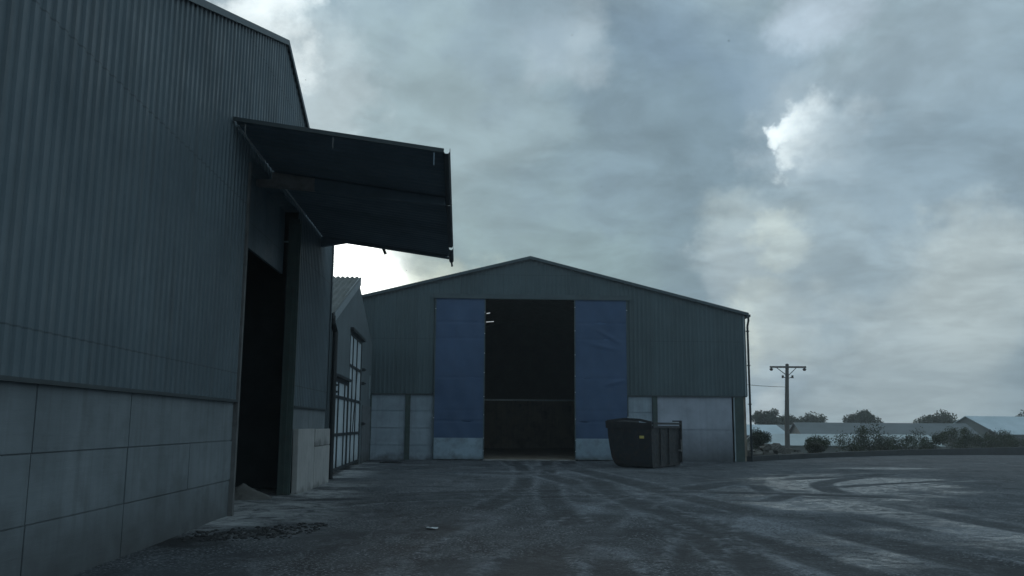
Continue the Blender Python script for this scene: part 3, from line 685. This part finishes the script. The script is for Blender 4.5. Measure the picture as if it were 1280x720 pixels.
# ------------------------------------------------------------------ trees, bushes
def tree(name, cx, cy, base, h, cw, ch, mt_, seed, label, cat='tree', group='trees beyond the farm buildings', nleaf=2600, leaf=.38, trunk=True):
    rnd = random.Random(seed); t = thing(name, (cx, cy, base), rnd.random()*6, label, cat, group)
    tops = []
    m = MB(); th = h - ch*.75
    if trunk:
        m.tube([(0,0,-.5),(.05,0,th*.5),(.0,.08,th),(.1,0,h-ch*.3)], [h*.035,h*.028,h*.022,h*.008], 9)
    for k in range(9):
        a = k*2.4+rnd.random(); r = cw*.5*rnd.uniform(.45,.8); z = h-ch+ch*rnd.uniform(.25,.8)
        e = Vector((r*math.cos(a), r*math.sin(a), z)); tops.append(e)
        s = Vector((0,0,max(.1, min(th, z-ch*.25)))) if trunk else Vector((0,0,.05))
        m.tube([s, s.lerp(e,.5)+Vector((0,0,.12*h*.3)), e], [h*.014,h*.009,h*.003], 6)
    m.build('trunk', bark, t)
    cl = []
    for k in range(30):
        while True:
            p = Vector((rnd.uniform(-1,1), rnd.uniform(-1,1), rnd.uniform(-1,1)))
            if p.length < 1: break
        p = p * (.72 + .28*rnd.random())
        flat = 1 if p.z > -.2 else .75
        cl.append((Vector((p.x*cw*.42*flat, p.y*cw*.42*flat, h-ch*.5+p.z*ch*.40)), rnd.uniform(.10,.22)*cw))
    m = MB()
    for k in range(nleaf):
        c, r = rnd.choice(cl); d = Vector((rnd.gauss(0,1), rnd.gauss(0,1), rnd.gauss(0,.8))); d.normalize(); p = c + d*r*rnd.random()**.4
        if p.z < .05: p.z = .05 + rnd.random()*.2
        n_ = Vector((rnd.gauss(0,1), rnd.gauss(0,1), rnd.gauss(0,1))).normalized(); q = n_.orthogonal().normalized(); w = n_.cross(q); l = leaf*rnd.uniform(.5,1.3)
        m.add([p-q*l*.5, p+w*l*.3, p+q*l*.55, p-w*l*.3], [(0,1,2,3)])
    m.build('crown', mt_, t); return t
def gzf(x, y): return gz(x, y) - .1
for (cx, cy, top, cw, ch, mt_, sd, lab, nl) in (
    (45.9, 160, 4.9, 5.0, 4.4, leaf_dark, 1, 'rounded dark tree standing alone left of the pole', 3000),
    (52.9, 170, 4.4, 6.4, 4.6, leaf_dark, 2, 'dark tree whose crown shows just right of the pole', 3200),
    (58.5, 172, 4.3, 6.5, 4.8, leaf_mid, 3, 'olive tree touching the dark tree right of the pole', 3000),
    (66.5, 168, 5.2, 8.0, 5.6, leaf_dark, 4, 'broad dark tree beyond the pale roofed barn, tallest on the right', 3400),
    (79, 165, 4.4, 9, 5.2, leaf_mid, 5, 'spreading olive tree at the far right behind the barn', 3400),
    (93, 160, 5.0, 10, 6, leaf_dark, 6, 'dark tree at the outermost right of the skyline', 3400)):
    b = gzf(cx, cy); tree('broadleaf_tree', cx, cy, b, top-b, cw, ch, mt_, sd, lab, nleaf=int(nl*2.6))
for (cx, cy, h, cw, mt_, sd, lab, nl, lf) in (
    (16.75, 60, 1.95, 1.75, leaf_dark, 21, 'clipped dark round bush in front of the pale roofs', 4200, .12),
    (17.5, 51.5, .95, 1.3, leaf_scrub, 22, 'straggling scrub bush left of the pole foot', 1500, .12),
    (19.6, 57, 1.3, 2.2, leaf_mid, 23, 'low olive scrub behind the kerb wall at the pole foot', 2200, .12)):
    tree('scrub_bush', cx, cy, gz(cx, cy)-.02, h, cw, h*1.02, mt_, sd, lab, 'bush', 'bushes behind the kerb wall', nl*2, lf*.75, False)
# overgrown hedge following the kerb wall to the right
hedge = thing('hedge', (22.5, 59, gz(22.5, 59)), 0, 'long ragged overgrown hedge behind the kerb wall right of the pole', 'hedge')
rnd = random.Random(77); ln = [Vector(p) for p in ((0,0,0),(4.5,4.2,0),(10,9,0),(18,16.5,0),(27,25,0))]; cl = []
def along(t):
    k = min(int(t*4), 3); return ln[k].lerp(ln[k+1], t*4-k)
for k in range(150):
    t = rnd.random(); p = along(t); hgt = 1.0 + .7*math.sin(t*19) * math.sin(t*7+1) + .5*rnd.random()
    cl.append((Vector((p.x+rnd.gauss(0,.45), p.y+rnd.gauss(0,.45), max(.25, hgt*rnd.uniform(.15,1))-.1)), rnd.uniform(.3,.75)))
for k in range(24):
    m = MB(); c, r = rnd.choice(cl); g = Vector((c.x+rnd.gauss(0,.2), c.y+rnd.gauss(0,.2), -.6)); e = c + Vector((rnd.gauss(0,.3), rnd.gauss(0,.3), r*rnd.uniform(.5,1.5))); m.tube([g, g.lerp(e,.5)+Vector((rnd.gauss(0,.08),0,0)), e], [.03,.02,.006], 5); m.build('stem', bark, hedge)
for mt_, cnt in ((leaf_mid, 15000), (leaf_dark, 10000), (leaf_scrub, 7000)):
    sub_ = rnd.sample(cl, 85); m = MB()
    for k in range(cnt):
        c, r = rnd.choice(sub_); d = Vector((rnd.gauss(0,1), rnd.gauss(0,1), rnd.gauss(0,1))).normalized(); p = c + d*r*rnd.random()**.45*rnd.choice((1,1,1,1.35))
        n_ = Vector((rnd.gauss(0,1), rnd.gauss(0,1), rnd.gauss(0,1))).normalized(); q = n_.orthogonal().normalized(); w_ = n_.cross(q); l = .10*rnd.uniform(.5,1.4)
        m.add([p-q*l*.5, p+w_*l*.3, p+q*l*.55, p-w_*l*.3], [(0,1,2,3)])
    m.build('foliage', mt_, hedge)
# rubble behind the kerb wall
m = MB(); rnd = random.Random(12)
for k in range(120):
    a = rnd.random()*6.28; r = rnd.random()**.7; cx = 1.7*r*math.cos(a); cy = 1.0*r*math.sin(a); z = .62*(1-r) * rnd.uniform(.6,1.1); s = rnd.uniform(.07,.22)
    Rm = Matrix.Rotation(rnd.random()*6, 3, 'Z') @ Matrix.Rotation(rnd.uniform(-.7,.7), 3, 'X')
    sx, sy, sz = s*rnd.uniform(.7,2.2), s*rnd.uniform(.6,1.3), s*rnd.uniform(.4,.8)
    m.hexa([Vector((cx,cy,z)) + Rm @ Vector((i*sx*rnd.uniform(.7,1),j*sy*rnd.uniform(.7,1),q*sz)) for q in (-1,1) for i, j in ((-1,-1),(1,-1),(1,1),(-1,1))])
o = m.build('rubble_heap', rubble_mat); o.location = (14.6, 49.6, gz(14.6, 49.6)+.05); o['kind'] = 'stuff'; o['label'] = 'heap of broken rubble behind the kerb wall'
# birds high over the yard: body and two wings in one mesh
def bird(px, py, dist, span, rz, label):
    m = MB(); n = 8
    m.tube([(-.5,0,0),(-.32,0,.0),(-.1,0,.01),(.15,0,.01),(.3,0,.03),(.4,0,.03),(.47,0,.02)], [.03,.035,.085,.09,.06,.055,.01], n)
    for s in (-1, 1):
        m.hexa([(.16,s*.05,.03),(-.08,s*.05,.03),(-.12,s*.42,.17),(.12,s*.42,.17),(.16,s*.05,.05),(-.08,s*.05,.05),(-.12,s*.42,.185),(.12,s*.42,.185)])
        m.hexa([(.12,s*.42,.17),(-.12,s*.42,.17),(-.26,s*.98,.1),(-.16,s*1.0,.1),(.12,s*.42,.185),(-.12,s*.42,.185),(-.26,s*.98,.108),(-.16,s*1.0,.108)])
    m.hexa([(-.5,-.03,-.005),(-.5,.03,-.005),(-.75,.09,0),(-.75,-.09,0),(-.5,-.03,.01),(-.5,.03,.01),(-.75,.09,.008),(-.75,-.09,.008)])
    o = m.build('bird', feather); o.scale = (span/2,)*3; p = Vector((0,0,EYE)) + direction(px, py)*dist; o.location = p; o.rotation_euler = (R(12), R(-5), rz)
    tag(o, label, 'bird', 'small birds flying over the yard')
bird(508, 338, 70, .24, 1.0, 'tiny dark bird between the canopy edge and the shed roof')
bird(752, 233, 90, .28, 2.2, 'tiny dark bird above the shed ridge, right of it')
bird(715, 44, 80, .30, .4, 'tiny dark bird near the top of the sky, left of the other high one')
bird(911, 51, 85, .30, 2.9, 'tiny dark bird high on the right of the sky')
bird(382, 100, 70, .24, .1, 'tiny dark bird just right of the tall gable')

# ------------------------------------------------------------------ light
SUN_EL, SUN_AZ = R(13), R(-10.8)
sd = bpy.data.lights.new('sun', 'SUN'); sd.energy = .6; sd.angle = R(14); sd.color = (1, .95, .86)
so = bpy.data.objects.new('sun', sd); COL.objects.link(so)
tosun = Vector((math.sin(SUN_AZ)*math.cos(SUN_EL), math.cos(SUN_AZ)*math.cos(SUN_EL), math.sin(SUN_EL)))
so.rotation_euler = tosun.to_track_quat('Z', 'Y').to_euler(); so.location = tosun*100
w = bpy.data.worlds.new('World'); w.cycles.sampling_method = 'MANUAL'; w.cycles.sample_map_resolution = 512; sc.world = w; w.use_nodes = True; nt = w.node_tree; N, L = nt.nodes, nt.links
bg = N['Background']; bg.inputs['Strength'].default_value = .1
sky = N.new('ShaderNodeTexSky'); sky.sky_type = 'NISHITA'; sky.sun_disc = False; sky.sun_elevation = SUN_EL; sky.sun_rotation = SUN_AZ; sky.dust_density = 2
tc = N.new('ShaderNodeTexCoord')
def vm(op, a, b=None):
    x = N.new('ShaderNodeVectorMath'); x.operation = op
    for s_, v in zip(x.inputs, (a, b)):
        if v is None: continue
        if isinstance(v, (tuple, Vector)): s_.default_value = tuple(v)
        else: L.new(v, s_)
    return x
def mt(op, a, b=None, clamp=False):
    x = N.new('ShaderNodeMath'); x.operation = op; x.use_clamp = clamp
    for s_, v in zip(x.inputs, (a, b)):
        if v is None: continue
        if isinstance(v, (int, float)): s_.default_value = v
        else: L.new(v, s_)
    return x.outputs[0]
D = vm('NORMALIZE', tc.outputs['Generated']).outputs[0]
sp = N.new('ShaderNodeSeparateXYZ'); L.new(D, sp.inputs[0])
den = mt('ADD', mt('MAXIMUM', sp.outputs[2], 0.0), .22)
cmb = N.new('ShaderNodeCombineXYZ'); L.new(mt('DIVIDE', sp.outputs[0], den), cmb.inputs[0]); L.new(mt('DIVIDE', sp.outputs[1], den), cmb.inputs[1])
def cn(scale, det, dist, off, rough=.55):
    mp = N.new('ShaderNodeMapping'); mp.inputs['Location'].default_value = off; L.new(cmb.outputs[0], mp.inputs[0])
    n = N.new('ShaderNodeTexNoise'); n.inputs['Scale'].default_value = scale; n.inputs['Detail'].default_value = det; n.inputs['Roughness'].default_value = rough
    n.inputs['Distortion'].default_value = dist; L.new(mp.outputs[0], n.inputs['Vector']); return n.outputs[0]
def rg(s, a, b, c=0, d=1):
    r = N.new('ShaderNodeMapRange'); r.interpolation_type = 'SMOOTHSTEP'; L.new(s, r.inputs[0])
    for i, v in zip((1,2,3,4), (a,b,c,d)): r.inputs[i].default_value = v
    return r.outputs[0]
def mixc(a, b, f, mode='MIX'):
    x = N.new('ShaderNodeMix'); x.data_type = 'RGBA'; x.blend_type = mode
    for s_, v in ((x.inputs[6], a), (x.inputs[7], b)):
        if isinstance(v, tuple): s_.default_value = (*v, 1)
        else: L.new(v, s_)
    if isinstance(f, (int, float)): x.inputs[0].default_value = f
    else: L.new(f, x.inputs[0])
    return x.outputs[2]
n_big = cn(.75, 5, .3, (3.1, 1.7, 0), .5); n_fine = cn(1.7, 9, .25, (7.3, 2.2, 0), .55)
cover = mt('ADD', mt('MULTIPLY', n_big, .65), mt('MULTIPLY', n_fine, .35))
LUM = 12.2                                       # radiance scale: the Background runs at strength 0.1
def C(r, g, b): return (r*LUM, g*LUM, b*LUM)
col = mixc(C(.185,.262,.305), C(.315,.405,.435), rg(cover, .34, .66))
# regions of the cloud layer that are thinner (brighter) or thicker (darker): direction, radius, colour, amount, raggedness
BL = [(630,270,14,C(.255,.36,.355),.75,.5),(830,120,9,C(.155,.225,.285),.85,.5),(880,240,7,C(.165,.235,.27),.75,.6),(700,170,8,C(.20,.28,.32),.6,.5),(560,90,8,C(.30,.385,.41),.6,.7),
      (500,200,7,C(.27,.36,.38),.6,.7),(700,55,3.2,C(.36,.43,.46),.7,.9),(610,20,5,C(.19,.26,.31),.6,.7),(385,100,5,C(.48,.56,.57),.75,.7),(325,5,4,C(.80,.86,.84),.9,.8),
      (985,90,3,C(.25,.33,.39),.5,.9),(1030,165,4.2,C(.36,.43,.46),.6,.9),(1035,168,2.4,C(.70,.77,.77),.75,.9),(984,160,1.0,C(.95,1.02,1.0),.85,.8),(1004,186,1.3,C(.70,.77,.76),.8,.8),(1018,150,1.7,C(.85,.92,.90),.8,.8),(1050,200,2.0,C(.55,.62,.63),.7,.8),(1035,10,3.4,C(.46,.54,.60),.75,.9),
      (940,305,3.6,C(.42,.49,.48),.75,.9),(965,300,1.9,C(.62,.68,.60),.75,.8),(905,345,2.6,C(.40,.47,.48),.6,.9),(960,420,3.6,C(.74,.79,.68),.95,.7),(990,400,3,C(.34,.41,.43),.6,.9),(965,487,3.0,C(.46,.57,.63),.8,.4),(965,513,1.8,C(.66,.73,.72),.85,.3),(1120,470,6,C(.58,.65,.64),.7,.8),
      (530,345,5.0,C(.56,.61,.50),.85,.7),(465,345,5.0,C(.98,1.03,.88),.95,.5),(425,320,4.4,C(2.5,2.5,2.3),1.0,.25),(505,305,2.5,C(.32,.39,.37),.6,.9),
      (1110,330,9,C(.34,.42,.45),.6,.9),(1190,180,8,C(.22,.30,.35),.7,.9),(1160,40,6,C(.30,.38,.42),.5,.9),(1150,470,8,C(.48,.55,.54),.7,.6),(1240,380,5,C(.48,.54,.52),.6,.9)]
def warp(scale, amp, off):
    mp = N.new('ShaderNodeMapping'); mp.inputs['Location'].default_value = off; L.new(D, mp.inputs[0])
    n = N.new('ShaderNodeTexNoise'); n.inputs['Scale'].default_value = scale; n.inputs['Detail'].default_value = 7; n.inputs['Roughness'].default_value = .6; L.new(mp.outputs[0], n.inputs['Vector'])
    v = vm('SUBTRACT', n.outputs['Color'], (.5,.5,.5)).outputs[0]; x = vm('SCALE', v); x.inputs['Scale'].default_value = amp
    return vm('NORMALIZE', vm('ADD', D, x.outputs[0]).outputs[0]).outputs[0]
WARPS = (D, warp(14, .13, (1,2,3)), warp(6, .34, (4,1,7)))
for k, (px, py, rad, c, amt, rag) in enumerate(BL):
    d = direction(px, py); dot = vm('DOT_PRODUCT', WARPS[0 if rag < .3 else (1 if rad < 4 else 2)], d).outputs['Value']
    f = rg(dot, math.cos(R(rad)*1.15), math.cos(R(rad)*.2))
    col = mixc(col, c, mt('MULTIPLY', f, amt))
mot = mt('ADD', mt('MULTIPLY', cn(2.6, 10, .6, (1.3, 9.2, 0), .62), .6), mt('MULTIPLY', cn(7, 8, .4, (5.3, 3.2, 0), .6), .4))
mv = rg(mot, .33, .67, .80, 1.22); mc_ = N.new('ShaderNodeCombineColor')
for i in range(3): L.new(mv, mc_.inputs[i])
col = mixc(col, mc_.outputs[0], 1.0, 'MULTIPLY')
col = mixc(col, sky.outputs[0], .01)
back = rg(sp.outputs[1], .25, -.55, 1.0, 1.05)   # cloud deck behind the viewer
bc = N.new('ShaderNodeCombineColor')
for i, q in enumerate((.98, 1.01, 1.055)): L.new(mt('MULTIPLY', back, q), bc.inputs[i])
col = mixc(col, bc.outputs[0], 1.0, 'MULTIPLY')
L.new(col, bg.inputs['Color'])

# ------------------------------------------------------------------ thin damp haze, added also to lift blacks like windscreen glare
m = MB(); m.box(-700, 900, -90, 990, -9, 62)
hz = bpy.data.materials.new('damp_air_and_glare'); hz.use_nodes = True; hn = hz.node_tree; hn.nodes.clear()
ho = hn.nodes.new('ShaderNodeOutputMaterial'); hv = hn.nodes.new('ShaderNodeVolumePrincipled'); hv.inputs['Color'].default_value = (.86,.94,1,1); hv.inputs['Density'].default_value = HAZE
hv.inputs['Anisotropy'].default_value = .3; hn.links.new(hv.outputs[0], ho.inputs['Volume'])
o = m.build('haze', hz); o['kind'] = 'stuff'; o['label'] = 'thin damp haze over the yard, also standing in for windscreen glare'
# ------------------------------------------------------------------ render settings
sc.render.engine = 'CYCLES'
sc.cycles.max_bounces = 6; sc.cycles.use_denoising = True
sc.view_settings.view_transform = 'Standard'; sc.view_settings.look = 'None'
sc.view_settings.exposure = 0; sc.view_settings.gamma = 1; sc.view_settings.use_curve_mapping = False
sc.render.resolution_x, sc.render.resolution_y = 1024, 576
